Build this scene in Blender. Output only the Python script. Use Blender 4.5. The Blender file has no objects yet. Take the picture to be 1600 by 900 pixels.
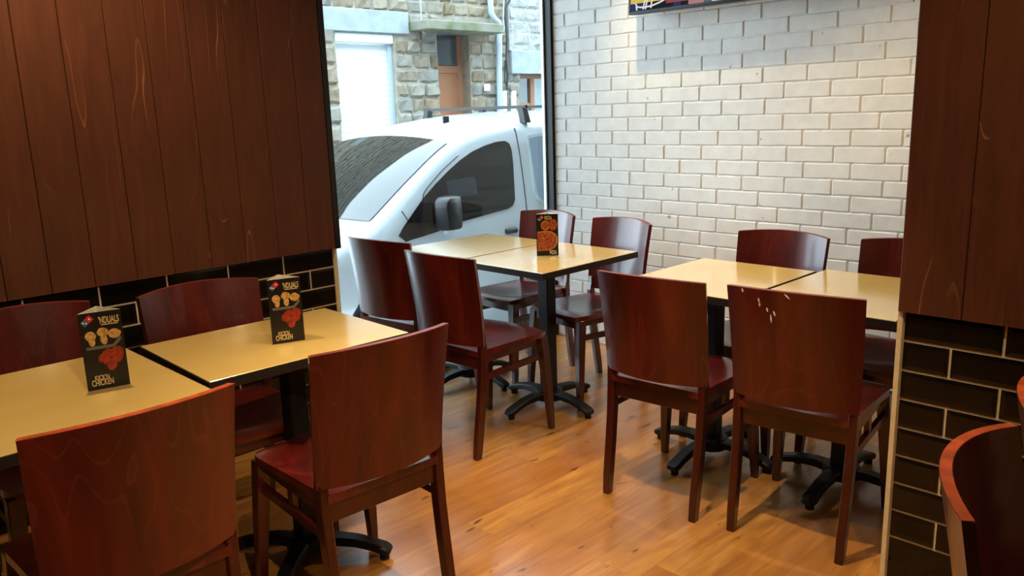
import bpy, bmesh, math, random
from mathutils import Vector, Matrix
import numpy as np

scn = bpy.context.scene
COL = scn.collection
PI = math.pi
random.seed(7)

# ------------------------------------------------------------------ camera
# world axes: +X along the panelled wall (towards the window), +Y along the white brick wall, Z up
FPX, YAW, PITCH, ROLL, CAMH = 1275.75, 0.794146, -0.21432, -0.0324419, 1.45
_f = Vector((math.cos(YAW) * math.cos(PITCH), math.sin(YAW) * math.cos(PITCH), math.sin(PITCH)))
_r0 = _f.cross(Vector((0, 0, 1))).normalized()
_u0 = _r0.cross(_f)
_r = math.cos(ROLL) * _r0 + math.sin(ROLL) * _u0
_u = -math.sin(ROLL) * _r0 + math.cos(ROLL) * _u0
cam_d = bpy.data.cameras.new('camera')
cam_d.sensor_width = 36
cam_d.lens = FPX / 1600 * 36
cam_d.clip_start = 0.02
cam = bpy.data.objects.new('camera', cam_d)
COL.objects.link(cam)
cam.matrix_world = Matrix(((_r.x, _u.x, -_f.x, 0), (_r.y, _u.y, -_f.y, 0), (_r.z, _u.z, -_f.z, CAMH), (0, 0, 0, 1)))
scn.camera = cam


def at(px, py, Y):
    """point of the place seen at a pixel, on the plane y = Y -> (x, z)"""
    d = _f + _r * ((px - 800) / FPX) - _u * ((py - 450) / FPX)
    t = Y / d.y
    return (d.x * t, CAMH + d.z * t)


# ------------------------------------------------------------------ world, light, exposure
world = bpy.data.worlds.new('overcast_sky')
scn.world = world
world.use_nodes = True
bg = world.node_tree.nodes['Background']
bg.inputs[0].default_value = (0.70, 0.87, 1.0, 1)
bg.inputs[1].default_value = 8.5

scn.view_settings.view_transform = 'Standard'
scn.view_settings.look = 'None'
scn.view_settings.gamma = 1
scn.view_settings.exposure = 0.0
scn.view_settings.use_curve_mapping = False

CEIL = 2.70
WARM = (1.0, 0.75, 0.43)


def spot(x, y, watts, size=1.7, blend=0.75, col=WARM, tgt=None, rad=0.022):
    l = bpy.data.lights.new('ceiling_spot', 'SPOT')
    l.energy = watts
    l.color = col
    l.spot_size = size
    l.spot_blend = blend
    l.shadow_soft_size = rad
    o = bpy.data.objects.new('ceiling_spot', l)
    COL.objects.link(o)
    o.location = (x, y, CEIL - 0.06)
    if tgt:
        o.rotation_euler = (Vector(tgt) - o.location).to_track_quat('-Z', 'Y').to_euler()
    return o


LAMPS = [  # x, y, watts, cone, blend, colour, target
    (0.78, 2.56, 88, 2.5), (1.60, 1.40, 190, 1.2),
    (3.42, 2.72, 62, 1.75, 0.9, WARM, (3.84, 2.20, 1.00)), (2.95, 2.45, 85, 1.25), (2.95, 1.30, 72, 1.9),
    (1.45, 0.12, 62, 2.4), (0.30, -0.25, 165, 0.85, 0.8, WARM, (0.95, 1.75, 0.72))]
for a in LAMPS:
    spot(*a)

WIN_X0, WIN_X1, WIN_Y = 2.075, 3.84, 3.545
p = bpy.data.lights.new('window_portal', 'AREA')
p.shape = 'RECTANGLE'
p.size, p.size_y = WIN_X1 - WIN_X0, 2.55
p.cycles.is_portal = True
po = bpy.data.objects.new('window_portal', p)
COL.objects.link(po)
po.location = ((WIN_X0 + WIN_X1) / 2, WIN_Y + 0.03, 1.30)
po.rotation_euler = (-PI / 2, 0, 0)


# ------------------------------------------------------------------ helpers
def link(o, parent=None):
    COL.objects.link(o)
    if parent:
        o.parent = parent
    return o


def add(name, mesh, mat=None, parent=None, loc=None, rot=None, label=None, cat=None, group=None, kind=None):
    o = bpy.data.objects.new(name, mesh)
    link(o, parent)
    if mat and mesh and len(mesh.materials) == 0:
        mesh.materials.append(mat)
    if loc:
        o.location = loc
    if rot:
        o.rotation_euler = rot
    tag(o, label, cat, group, kind)
    return o


def tag(o, label=None, cat=None, group=None, kind=None):
    for k, v in (('label', label), ('category', cat), ('group', group), ('kind', kind)):
        if v:
            o[k] = v
    return o


def empty(name, loc, rz=0, label=None, cat=None, group=None, kind=None):
    o = bpy.data.objects.new(name, None)
    o.empty_display_size = 0.1
    link(o)
    o.location = loc
    o.rotation_euler = (0, 0, rz)
    return tag(o, label, cat, group, kind)


def mesh(name, verts, faces, mat=None, smooth=False):
    m = bpy.data.meshes.new(name)
    m.from_pydata([tuple(v) for v in verts], [], faces)
    bm = bmesh.new()
    bm.from_mesh(m)
    bmesh.ops.recalc_face_normals(bm, faces=bm.faces)
    bm.to_mesh(m)
    bm.free()
    if mat:
        m.materials.append(mat)
    if smooth:
        m.polygons.foreach_set('use_smooth', [True] * len(m.polygons))
    return m


def box_vf(x0, x1, y0, y1, z0, z1):
    v = [(x0, y0, z0), (x1, y0, z0), (x1, y1, z0), (x0, y1, z0), (x0, y0, z1), (x1, y0, z1), (x1, y1, z1), (x0, y1, z1)]
    f = [(0, 3, 2, 1), (4, 5, 6, 7), (0, 1, 5, 4), (1, 2, 6, 5), (2, 3, 7, 6), (3, 0, 4, 7)]
    return v, f


def box(name, x0, x1, y0, y1, z0, z1, mat=None, bevel=0, seg=1):
    v, f = box_vf(x0, x1, y0, y1, z0, z1)
    m = mesh(name, v, f, mat)
    if bevel:
        bev(m, bevel, seg)
    return m


def bev(m, w, seg=1):
    bm = bmesh.new()
    bm.from_mesh(m)
    bmesh.ops.bevel(bm, geom=list(bm.edges), offset=w, segments=seg, profile=0.5, affect='EDGES', clamp_overlap=True)
    bm.to_mesh(m)
    bm.free()
    return m


def autosmooth(m, ang=40):
    m.polygons.foreach_set('use_smooth', [True] * len(m.polygons))
    bm = bmesh.new()
    bm.from_mesh(m)
    a = math.radians(ang)
    for e in bm.edges:
        e.smooth = not (len(e.link_faces) == 2 and e.calc_face_angle(0) > a) and len(e.link_faces) == 2
    bm.to_mesh(m)
    bm.free()
    return m


def sweep(name, pts, secs, mat=None, up=(0, 0, 1), n=4, round_=False):
    """sweep a rectangle (or ellipse) through pts. secs: (half_a, half_b); a along side, b along the other normal"""
    P = [Vector(q) for q in pts]
    V, F = [], []
    k = n if round_ else 4
    for i, q in enumerate(P):
        t = (P[min(i + 1, len(P) - 1)] - P[max(i - 1, 0)]).normalized()
        s = t.cross(Vector(up))
        if s.length < 1e-4:
            s = t.cross(Vector((1, 0, 0)))
        s.normalize()
        w = s.cross(t)
        a, b = secs[i] if isinstance(secs, list) else secs
        for j in range(k):
            if round_:
                an = 2 * PI * j / k
                V.append(q + s * (a * math.cos(an)) + w * (b * math.sin(an)))
            else:
                sx, sy = ((-1, -1), (1, -1), (1, 1), (-1, 1))[j]
                V.append(q + s * (a * sx) + w * (b * sy))
    for i in range(len(P) - 1):
        for j in range(k):
            F.append((i * k + j, i * k + (j + 1) % k, (i + 1) * k + (j + 1) % k, (i + 1) * k + j))
    F.append(tuple(range(k))[::-1])
    F.append(tuple((len(P) - 1) * k + j for j in range(k)))
    m = mesh(name, V, F, mat)
    return autosmooth(m, 50) if round_ else m


def prism(name, poly, axis, a, b, mat=None):
    """extrude a polygon of 2-D points along an axis between a and b"""
    n = len(poly)

    def P(u, v, w):
        return {'x': (w, u, v), 'y': (u, w, v), 'z': (u, v, w)}[axis]
    V = [P(u, v, a) for u, v in poly] + [P(u, v, b) for u, v in poly]
    F = [tuple(range(n)), tuple(range(2 * n - 1, n - 1, -1))]
    for i in range(n):
        F.append((i, (i + 1) % n, n + (i + 1) % n, n + i))
    return mesh(name, V, F, mat)


def join_vf(parts):
    V, F = [], []
    for v, f in parts:
        o = len(V)
        V += list(v)
        F += [tuple(i + o for i in q) for q in f]
    return V, F


# ------------------------------------------------------------------ materials
def lin(r, g, b):
    def c(v):
        v /= 255
        return v / 12.92 if v <= 0.04045 else ((v + 0.055) / 1.055) ** 2.4
    return (c(r), c(g), c(b), 1)


class NT:
    def __init__(s, name, rough=0.5, spec=0.5, metal=0.0):
        s.m = bpy.data.materials.new(name)
        s.m.use_nodes = True
        s.t = s.m.node_tree
        s.b = s.t.nodes['Principled BSDF']
        s.b.inputs['Roughness'].default_value = rough
        s.b.inputs['Specular IOR Level'].default_value = spec
        s.b.inputs['Metallic'].default_value = metal

    def n(s, ty, **kw):
        nd = s.t.nodes.new(ty)
        for k, v in kw.items():
            if hasattr(nd, k):
                setattr(nd, k, v)
            else:
                nd.inputs[k.replace('_', ' ')].default_value = v
        return nd

    def l(s, a, b):
        s.t.links.new(a, b)
        return s

    def coords(s, scale=(1, 1, 1), kind='Object', rnd=0.0):
        tc = s.n('ShaderNodeTexCoord')
        mp = s.n('ShaderNodeMapping')
        mp.inputs['Scale'].default_value = scale
        s.l(tc.outputs[kind], mp.inputs['Vector'])
        if rnd:
            oi = s.n('ShaderNodeObjectInfo')
            mu = s.n('ShaderNodeVectorMath', operation='SCALE')
            cb = s.n('ShaderNodeCombineXYZ')
            for i in range(3):
                s.l(oi.outputs['Random'], cb.inputs[i])
            s.l(cb.outputs[0], mu.inputs[0])
            mu.inputs['Scale'].default_value = rnd
            s.l(mu.outputs[0], mp.inputs['Location'])
        return mp.outputs[0]

    def noise(s, vec, scale, detail=3, rough=0.5, dist=0.0):
        nd = s.n('ShaderNodeTexNoise')
        nd.inputs['Scale'].default_value = scale
        nd.inputs['Detail'].default_value = detail
        nd.inputs['Roughness'].default_value = rough
        nd.inputs['Distortion'].default_value = dist
        s.l(vec, nd.inputs['Vector'])
        return nd.outputs['Fac']

    def ramp(s, fac, stops):
        r = s.n('ShaderNodeValToRGB')
        e = r.color_ramp.elements
        e[0].position, e[0].color = stops[0][0], stops[0][1]
        e[1].position, e[1].color = stops[-1][0], stops[-1][1]
        for p_, c_ in stops[1:-1]:
            q = e.new(p_)
            q.color = c_
        s.l(fac, r.inputs[0])
        return r.outputs[0]

    def math(s, op, a, b=None):
        nd = s.n('ShaderNodeMath', operation=op)
        for i, v in enumerate((a, b)):
            if v is None:
                continue
            if isinstance(v, (int, float)):
                nd.inputs[i].default_value = v
            else:
                s.l(v, nd.inputs[i])
        return nd.outputs[0]

    def mix(s, fac, a, b, mode='MIX'):
        nd = s.n('ShaderNodeMix', data_type='RGBA', blend_type=mode)
        for i, v in ((0, fac), (6, a), (7, b)):
            if isinstance(v, (int, float)):
                nd.inputs[i].default_value = v
            elif isinstance(v, tuple):
                nd.inputs[i].default_value = v
            else:
                s.l(v, nd.inputs[i])
        return nd.outputs[2]

    def col(s, c):
        if isinstance(c, tuple):
            s.b.inputs['Base Color'].default_value = c
        else:
            s.l(c, s.b.inputs['Base Color'])
        return s

    def bump(s, h, strength=0.3, dist=0.01):
        nd = s.n('ShaderNodeBump')
        nd.inputs['Strength'].default_value = strength
        nd.inputs['Distance'].default_value = dist
        s.l(h, nd.inputs['Height'])
        s.l(nd.outputs[0], s.b.inputs['Normal'])
        return s

    def rough(s, v):
        s.l(v, s.b.inputs['Roughness'])
        return s


def plain(name, c, rough=0.5, spec=0.5, metal=0.0, var=0.12, scale=30):
    t = NT(name, rough, spec, metal)
    f = t.noise(t.coords(), scale, 3)
    a = tuple(x * (1 - var) for x in c[:3]) + (1,)
    b = tuple(min(1, x * (1 + var)) for x in c[:3]) + (1,)
    t.col(t.ramp(f, [(0.3, a), (0.7, b)]))
    return t.m


def emit(name, c, s):
    m = bpy.data.materials.new(name)
    m.use_nodes = True
    t = m.node_tree
    t.nodes.clear()
    e = t.nodes.new('ShaderNodeEmission')
    e.inputs[0].default_value = c
    e.inputs[1].default_value = s
    o = t.nodes.new('ShaderNodeOutputMaterial')
    t.links.new(e.outputs[0], o.inputs[0])
    return m


M = {}


def mk_materials():
    # dark stained wall planks: long vertical grain and raised pale grain streaks
    t = NT('plank_wood', 0.55, 0.35)
    v = t.coords((9, 9, 0.9), rnd=7.0)
    g = t.noise(v, 3.0, 6, 0.62, 1.2)
    v2 = t.coords((38, 38, 1.3), rnd=5.0)
    g2 = t.noise(v2, 2.2, 4, 0.55, 0.6)
    cloud = t.noise(t.coords((1, 1, 1), rnd=3.0), 3.2, 3)
    c = t.ramp(g, [(0.25, lin(80, 44, 28)), (0.5, lin(101, 57, 37)), (0.8, lin(119, 69, 45))])
    c = t.mix(0.55, c, t.ramp(cloud, [(0.3, lin(150, 120, 104)), (0.75, lin(225, 185, 160))]), 'MULTIPLY')
    c = t.mix(0.25, c, lin(108, 60, 37))
    ring = t.math('FRACT', t.math('MULTIPLY', t.noise(t.coords((2.2, 2.2, 0.33), rnd=9.0), 2.2, 2, 0.45), 11.0))
    streak = t.math('MULTIPLY', t.ramp(ring, [(0.94, (0, 0, 0, 1)), (0.985, (1, 1, 1, 1))]),
                    t.ramp(t.noise(t.coords((6, 6, 1.4), rnd=4.0), 1.6, 2), [(0.50, (0, 0, 0, 1)), (0.66, (1, 1, 1, 1))]))
    c = t.mix(t.math('MULTIPLY', streak, 0.8), c, lin(168, 108, 68))
    t.col(c).bump(t.math('ADD', t.math('MULTIPLY', g2, 0.5), streak), 0.35, 0.004)
    M['plank'] = t.m

    # chair: glossy mahogany stain over beech
    for nm_, key_, q_ in (('mahogany', 'chair', 0.95), ('mahogany_frame_shaded', 'chair_frame_shaded', 0.72)):  # frame copy: darker veneer, plus shade on the legs put into the colour
        t = NT(nm_, 0.3, 0.5)
        t.b.inputs['Coat Weight'].default_value = 0.5
        t.b.inputs['Coat Roughness'].default_value = 0.14
        v = t.coords((7, 7, 0.8), rnd=11.0)
        big = t.noise(t.coords((2.6, 3.4, 0.75), rnd=13.0), 1.5, 2, 0.4)
        rings = t.math('FRACT', t.math('MULTIPLY', big, 17.0))
        fine = t.noise(t.coords((60, 60, 3.0), rnd=2.0), 3.0, 4, 0.6)
        blot = t.noise(v, 1.3, 4, 0.6, 0.8)
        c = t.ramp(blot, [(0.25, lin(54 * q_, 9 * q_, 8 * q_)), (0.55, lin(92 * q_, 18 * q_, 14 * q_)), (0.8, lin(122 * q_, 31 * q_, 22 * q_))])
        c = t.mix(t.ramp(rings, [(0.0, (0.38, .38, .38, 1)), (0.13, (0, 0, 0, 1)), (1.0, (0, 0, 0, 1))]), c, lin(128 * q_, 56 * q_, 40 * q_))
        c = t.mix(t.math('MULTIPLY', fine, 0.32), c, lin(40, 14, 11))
        t.col(c).rough(t.math('ADD', t.math('MULTIPLY', blot, 0.16), 0.24)).bump(fine, 0.05, 0.002)
        M[key_] = t.m

    M['chair_edge'] = plain('ply_edge', lin(112, 44, 32), 0.4, 0.4, var=0.2, scale=25)
    M['chair_worn_lit'] = plain('worn_lit_ply_edge', lin(182, 78, 42), 0.4, 0.4, var=0.3, scale=25)  # edge wear, with the lamp's orange highlight mixed into the colour
    t = NT('laminate_top', 0.2, 0.6)
    t.b.inputs['Coat Weight'].default_value = 1.0
    t.b.inputs['Coat Roughness'].default_value = 0.13
    t.b.inputs['Coat IOR'].default_value = 1.8
    f = t.noise(t.coords(rnd=3.0), 5, 4)
    f2 = t.noise(t.coords(rnd=3.0), 90, 2)
    c = t.ramp(f, [(0.3, lin(230, 195, 114)), (0.7, lin(240, 207, 130))])
    c = t.mix(t.math('MULTIPLY', f2, 0.15), c, lin(208, 178, 112))
    t.col(c)
    M['laminate'] = t.m
    M['table_edge'] = plain('table_edge', lin(34, 24, 17), 0.55, 0.3)
    M['iron'] = plain('black_iron', lin(11, 11, 12), 0.5, 0.35)

    # floor boards
    t = NT('floor_oak', 0.3, 0.7)
    t.b.inputs['Coat Weight'].default_value = 0.5
    t.b.inputs['Coat Roughness'].default_value = 0.22
    oi = t.n('ShaderNodeObjectInfo')
    g = t.noise(t.coords((1.6, 16, 16), rnd=21.0), 2.2, 6, 0.6, 0.7)
    cath = t.noise(t.coords((1.1, 6, 6), rnd=17.0), 1.5, 4, 0.5, 1.0)
    knot = t.noise(t.coords((6, 14, 14), rnd=31.0), 1.5, 2, 0.5)
    c = t.ramp(g, [(0.25, lin(156, 102, 46)), (0.55, lin(192, 138, 68)), (0.8, lin(214, 164, 92))])
    c = t.mix(t.math('MULTIPLY', t.ramp(cath, [(0.35, (1, 1, 1, 1)), (0.6, (0, 0, 0, 1))]), 0.45), c, lin(138, 82, 36))
    c = t.mix(t.math('MULTIPLY', oi.outputs['Random'], 0.6), c, lin(146, 88, 40))
    c = t.mix(t.ramp(knot, [(0.68, (0, 0, 0, 1)), (0.76, (0.85, .85, .85, 1))]), c, lin(72, 40, 22))
    t.col(c).rough(t.math('ADD', t.math('MULTIPLY', g, 0.12), 0.24)).bump(g, 0.04, 0.002)
    M['floor'] = t.m
    M['sub'] = plain('board_joint', lin(110, 66, 34), 0.8)

    # black glazed wall tiles
    t = NT('black_tile', 0.14, 0.35)
    f = t.noise(t.coords(rnd=5.0), 6, 2)
    t.col(t.ramp(f, [(0.3, lin(16, 13, 12)), (0.7, lin(26, 21, 19))])).bump(f, 0.12, 0.01)
    M['tile'] = t.m
    M['grout'] = plain('cream_grout', lin(222, 205, 176), 0.9, 0.2, var=0.1, scale=60)
    M['trim'] = plain('beige_trim', lin(226, 208, 176), 0.6, 0.3, var=0.08)
    M['blackstrip'] = plain('black_strip', lin(16, 16, 18), 0.45)

    # white painted brick
    t = NT('painted_brick', 0.62, 0.35)
    f = t.noise(t.coords((1, 1, 1), rnd=15.0), 14, 5, 0.6)
    f2 = t.noise(t.coords((1, 1, 1), rnd=9.0), 55, 3, 0.6)
    chip = t.noise(t.coords((1, 1.6, 1.6), rnd=25.0), 17, 1, 0.4)
    c = t.ramp(f, [(0.3, lin(218, 215, 211)), (0.7, lin(230, 228, 225))])
    c = t.mix(t.ramp(chip, [(0.765, (0, 0, 0, 1)), (0.80, (0.7, .7, .7, 1))]), c, lin(120, 108, 98))
    t.col(c).bump(t.math('ADD', f, t.math('MULTIPLY', f2, 0.4)), 0.22, 0.005)
    M['brick'] = t.m
    M['mortar'] = plain('painted_mortar', lin(224, 221, 216), 0.8, 0.2, var=0.08, scale=40)
    M['plaster'] = plain('ceiling_plaster', lin(120, 112, 104), 0.9, 0.2, var=0.03, scale=8)
    M['backwall'] = plain('warm_backwall', lin(84, 44, 34), 0.8, 0.2, var=0.1, scale=4)

    M['alu'] = plain('pale_frame', lin(208, 218, 224), 0.35, 0.5, 0.2, var=0.04)
    M['gasket'] = plain('window_gasket', lin(14, 16, 20), 0.5)
    m = bpy.data.materials.new('window_glass')
    m.use_nodes = True
    t = m.node_tree
    t.nodes.clear()
    tr = t.nodes.new('ShaderNodeBsdfTransparent')
    tr.inputs[0].default_value = (0.96, 0.985, 0.98, 1)
    gl = t.nodes.new('ShaderNodeBsdfGlossy')
    gl.inputs['Roughness'].default_value = 0.02
    fr = t.nodes.new('ShaderNodeFresnel')
    fr.inputs[0].default_value = 1.25
    mx = t.nodes.new('ShaderNodeMixShader')
    o = t.nodes.new('ShaderNodeOutputMaterial')
    t.links.new(fr.outputs[0], mx.inputs[0])
    t.links.new(tr.outputs[0], mx.inputs[1])
    t.links.new(gl.outputs[0], mx.inputs[2])
    t.links.new(mx.outputs[0], o.inputs[0])
    M['glass'] = m

    # street
    t = NT('street_asphalt', 0.9, 0.3)
    f = t.noise(t.coords(), 60, 4)
    t.col(t.ramp(f, [(0.3, lin(92, 94, 96)), (0.7, lin(128, 130, 132))])).bump(f, 0.4, 0.01)
    M['asphalt'] = t.m
    M['paving'] = plain('paving', lin(150, 148, 142), 0.9, 0.2, scale=12)
    t = NT('house_stone', 0.95, 0.15)
    oi = t.n('ShaderNodeObjectInfo')
    f = t.noise(t.coords((1, 1, 1), rnd=17.0), 7, 5, 0.65)
    hue = t.ramp(oi.outputs['Random'], [(0.0, lin(160, 146, 126)), (0.3, lin(168, 165, 158)), (0.55, lin(150, 152, 150)), (0.8, lin(170, 156, 134)), (1.0, lin(138, 126, 110))])
    c = t.mix(0.75, hue, t.ramp(f, [(0.25, lin(130, 126, 120)), (0.5, lin(222, 218, 208)), (0.8, lin(255, 250, 240))]), 'MULTIPLY')
    t.col(c).bump(f, 0.7, 0.03)
    M['stone'] = t.m
    M['stone_mortar'] = plain('stone_mortar', lin(160, 154, 142), 0.95, 0.1, var=0.2, scale=9)
    M['concrete'] = plain('grey_concrete', lin(158, 168, 172), 0.9, 0.2, var=0.12, scale=6)
    t = NT('mossy_concrete', 0.95, 0.1)
    f = t.noise(t.coords(), 5, 4)
    t.col(t.ramp(f, [(0.35, lin(140, 140, 128)), (0.58, lin(124, 126, 106)), (0.74, lin(102, 112, 72))]))
    M['moss'] = t.m
    t = NT('coursed_wall', 0.95, 0.1)
    bt = t.n('ShaderNodeTexBrick')
    for k, v in (('Scale', 1.0), ('Brick Width', 0.45), ('Row Height', 0.2), ('Mortar Size', 0.012)):
        bt.inputs[k].default_value = v
    bt.inputs['Color1'].default_value = lin(112, 100, 88)
    bt.inputs['Color2'].default_value = lin(92, 84, 76)
    bt.inputs['Mortar'].default_value = lin(58, 54, 50)
    tc = t.n('ShaderNodeTexCoord')
    sx_ = t.n('ShaderNodeSeparateXYZ')
    cx_ = t.n('ShaderNodeCombineXYZ')
    t.l(tc.outputs['Object'], sx_.inputs[0]).l(sx_.outputs[0], cx_.inputs[0]).l(sx_.outputs[2], cx_.inputs[1]).l(cx_.outputs[0], bt.inputs['Vector'])
    t.col(bt.outputs[0])
    M['render'] = t.m
    t = NT('rough_render', 0.95, 0.1)
    f = t.noise(t.coords(), 9, 5, 0.65)
    t.col(t.ramp(f, [(0.3, lin(140, 142, 138)), (0.7, lin(186, 188, 184))])).bump(f, 0.8, 0.05)
    M['rough_render'] = t.m
    M['shutter'] = plain('white_shutter', lin(232, 240, 242), 0.5, 0.4, var=0.02)
    M['doorwood'] = plain('brown_door', lin(165, 112, 80), 0.6, 0.3, var=0.08, scale=6)
    M['darkglass'] = plain('dark_glass', lin(70, 84, 92), 0.1, 0.6)
    M['greyglass'] = plain('grey_glass', lin(120, 140, 142), 0.1, 0.6)
    M['pvc'] = plain('grey_pipe', lin(176, 190, 200), 0.5, 0.4, var=0.05)
    M['cable'] = plain('black_cable', lin(28, 30, 34), 0.6)
    M['plate'] = plain('white_plate', lin(238, 240, 238), 0.5)

    # van
    t = NT('van_white_paint', 0.22, 0.5)
    t.b.inputs['Coat Weight'].default_value = 0.5
    f = t.noise(t.coords(), 3, 2)
    t.col(t.ramp(f, [(0.3, lin(196, 207, 214)), (0.7, lin(202, 212, 219))]))
    M['van'] = t.m
    M['vanglass'] = plain('van_glass', lin(16, 22, 24), 0.03, 0.8, var=0.1, scale=3)
    M['vanblack'] = plain('van_black_plastic', lin(15, 16, 20), 0.4, 0.4)
    M['rubber'] = plain('tyre_rubber', lin(22, 22, 22), 0.8)
    M['rim'] = plain('wheel_trim', lin(150, 154, 158), 0.35, 0.5, 0.6)
    M['lamp'] = plain('headlamp_lens', lin(200, 210, 214), 0.1, 0.8)

    # table tents
    M['card_black'] = plain('black_card_print', lin(26, 21, 18), 0.35, 0.4, var=0.1)
    M['card_white'] = plain('white_card', lin(228, 222, 208), 0.6, 0.3, var=0.04)
    M['print_cream'] = plain('cream_print', lin(206, 182, 128), 0.5, 0.3)
    t = NT('print_dough', 0.5, 0.3)
    f = t.noise(t.coords(), 90, 3)
    t.col(t.ramp(f, [(0.3, lin(158, 108, 50)), (0.7, lin(216, 176, 108))]))
    M['print_dough'] = t.m
    t = NT('print_wings', 0.4, 0.4)
    f = t.noise(t.coords(), 110, 3)
    t.col(t.ramp(f, [(0.3, lin(96, 24, 14)), (0.7, lin(172, 54, 30))]))
    M['print_wings'] = t.m
    t = NT('print_pizza', 0.4, 0.4)
    f = t.noise(t.coords(), 170, 3, 0.6)
    t.col(t.ramp(f, [(0.3, lin(96, 34, 18)), (0.5, lin(150, 58, 32)), (0.62, lin(196, 110, 62)), (0.8, lin(216, 160, 100))]))
    M['print_pizza'] = t.m
    M['print_crust'] = plain('print_crust', lin(186, 128, 70), 0.5, 0.3, scale=120)
    M['print_grey'] = plain('print_slate', lin(96, 90, 82), 0.5, 0.3)
    M['print_red'] = plain('print_red', lin(200, 40, 50), 0.5, 0.3)
    M['print_blue'] = plain('print_blue', lin(70, 104, 140), 0.5, 0.3)
    M['print_white'] = plain('print_white', lin(232, 228, 220), 0.5, 0.3)
    M['tvframe'] = plain('tv_black_frame', lin(14, 14, 16), 0.3, 0.5)


mk_materials()

# ------------------------------------------------------------------ room shell
# floor: sub-floor plus laminate boards running along X
floor = add('floor', box('floor', -2.2, 3.86, -2.6, 3.62, -0.12, -0.012, M['sub']), kind='structure')
tag(floor, 'warm oak laminate floor of long boards')
BW, BL = 0.165, 1.28
fm = {}


def board_mesh(w, l):
    k = (round(w, 3), round(l, 3))
    if k not in fm:
        g = 0.0002
        m = box('board', g, l - g, g, w - g, -0.012, 0, M['floor'])
        fm[k] = m
    return fm[k]


row = 0
y = -0.75
while y < 3.60:
    w = min(BW, 3.61 - y)
    off = (row * 0.43 + 0.11 * ((row * 7) % 5)) % BL
    x = -0.1 - off
    while x < 3.84:
        x0, x1 = max(x, -0.1), min(x + BL, 3.85)
        if x1 - x0 > 0.02:
            add('board', board_mesh(w, x1 - x0), None, floor, (x0, y, 0))
        x += BL
    y += BW
    row += 1
add('board', box('board', -2.2, 3.85, -2.6, -0.752, -0.012, 0, M['floor']), None, floor)
add('board', box('board', -2.2, -0.102, -0.75, 3.61, -0.012, 0, M['floor']), None, floor)

tag(add('ceiling', box('ceiling', -2.2, 4.05, -2.6, 3.70, CEIL, CEIL + 0.1, M['plaster']), kind='structure'), 'pale plaster ceiling')
tag(add('wall_back', box('wall_back', -2.3, -2.2, -2.6, 3.7, -0.1, CEIL, M['backwall']), kind='structure'), 'brown wall behind the viewer')
tag(add('wall_near', box('wall_near', -2.3, 4.05, -2.7, -2.6, -0.1, CEIL, M['backwall']), kind='structure'), 'brown wall at the near end of the room')

# --- left wall: planks above black tiles
YL = 3.26
WX1 = 2.055
wl = add('wall_left', box('wall_left', -2.2, WX1 - 0.005, YL, 3.60, -0.1, CEIL, M['grout']), kind='structure',
         label='dark wooden plank wall above black glazed tiles, left of window')
ZP = 0.852
TP, TL = 0.0884, 0.2585   # tile pitch and length


def tile_mesh(l, h=TP, g=0.0036, axis='x', d=0.0045):
    """glazed tile with a flat bevelled rim; front towards -Y (axis x) or -X (axis y)"""
    b = 0.012
    V = [(g, 0, g), (l - g, 0, g), (l - g, 0, h - g), (g, 0, h - g),
         (g, -d * .55, g), (l - g, -d * .55, g), (l - g, -d * .55, h - g), (g, -d * .55, h - g),
         (g + b, -d, g + b), (l - g - b, -d, g + b), (l - g - b, -d, h - g - b), (g + b, -d, h - g - b)]
    F = [(0, 1, 5, 4), (1, 2, 6, 5), (2, 3, 7, 6), (3, 0, 4, 7), (4, 5, 9, 8), (5, 6, 10, 9), (6, 7, 11, 10), (7, 4, 8, 11), (8, 9, 10, 11)]
    if axis == 'y':   # local x -> -Y, local y -> X
        V = [(v[1], -v[0], v[2]) for v in V]
    return mesh('tile', V, F, M['tile'])


tcache = {}


def tile(parent, l, loc, axis):
    k = (round(l, 3), axis)
    if k not in tcache:
        tcache[k] = tile_mesh(l, axis=axis)
    add('tile', tcache[k], None, parent, loc)


# left wall rows: joints measured from the wall's free end
r_ = 0
z = ZP - TP
while z > -0.05:
    x_end = 2.042
    first = TL if r_ % 2 == 0 else TL / 2
    x1 = x_end
    l = first
    n_ = 0
    while x1 > 0.35:
        tile(wl, l, (x1 - l, YL, max(z, 0.0) if z > -0.04 else z), 'x')
        x1 -= l
        l = TL
    z -= TP
    r_ += 1
tr1 = add('trim_1', box('trim', 2.043, 2.056, YL - 0.012, YL + 0.02, 0, ZP, M['trim']), kind='structure')
tag(tr1, 'beige edge trim beside the black tiles under the plank wall')
# planks
edges = [-2.2, 0.10, 0.25, 0.40, 0.55, 0.70, 0.8457, 0.995, 1.149, 1.296, 1.4527, 1.6044, 1.7576, 1.9085, 2.047]


def plank(parent, a, b, axis, front, back, z0, z1):
    """vertical board with chamfered long edges"""
    g, c = 0.0010, 0.0022
    P = [(a + g, back), (b - g, back), (b - g, front + c), (b - g - c, front), (a + g + c, front), (a + g, front + c)]
    if axis == 'y':
        P = [(v, u) for u, v in P]
    cx = (a + b) / 2
    if axis == 'x':
        m = prism('plank', [(u - cx, v - back) for u, v in P], 'z', 0, z1 - z0, M['plank'])
        add('plank', m, None, parent, (cx, back, z0))
    else:
        m = prism('plank', [(u - back, v - cx) for u, v in P], 'z', 0, z1 - z0, M['plank'])
        add('plank', m, None, parent, (back, cx, z0))


for a, b in zip(edges[:-1], edges[1:]):
    plank(wl, a, b, 'x', YL - 0.022, YL, ZP, CEIL - 0.001)
tr2 = add('trim_2', box('trim', 2.047, 2.074, YL - 0.024, YL + 0.06, ZP - 0.004, CEIL - .002, M['blackstrip']), kind='structure')
tag(tr2, 'black strip edging the plank wall beside the window')

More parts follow.
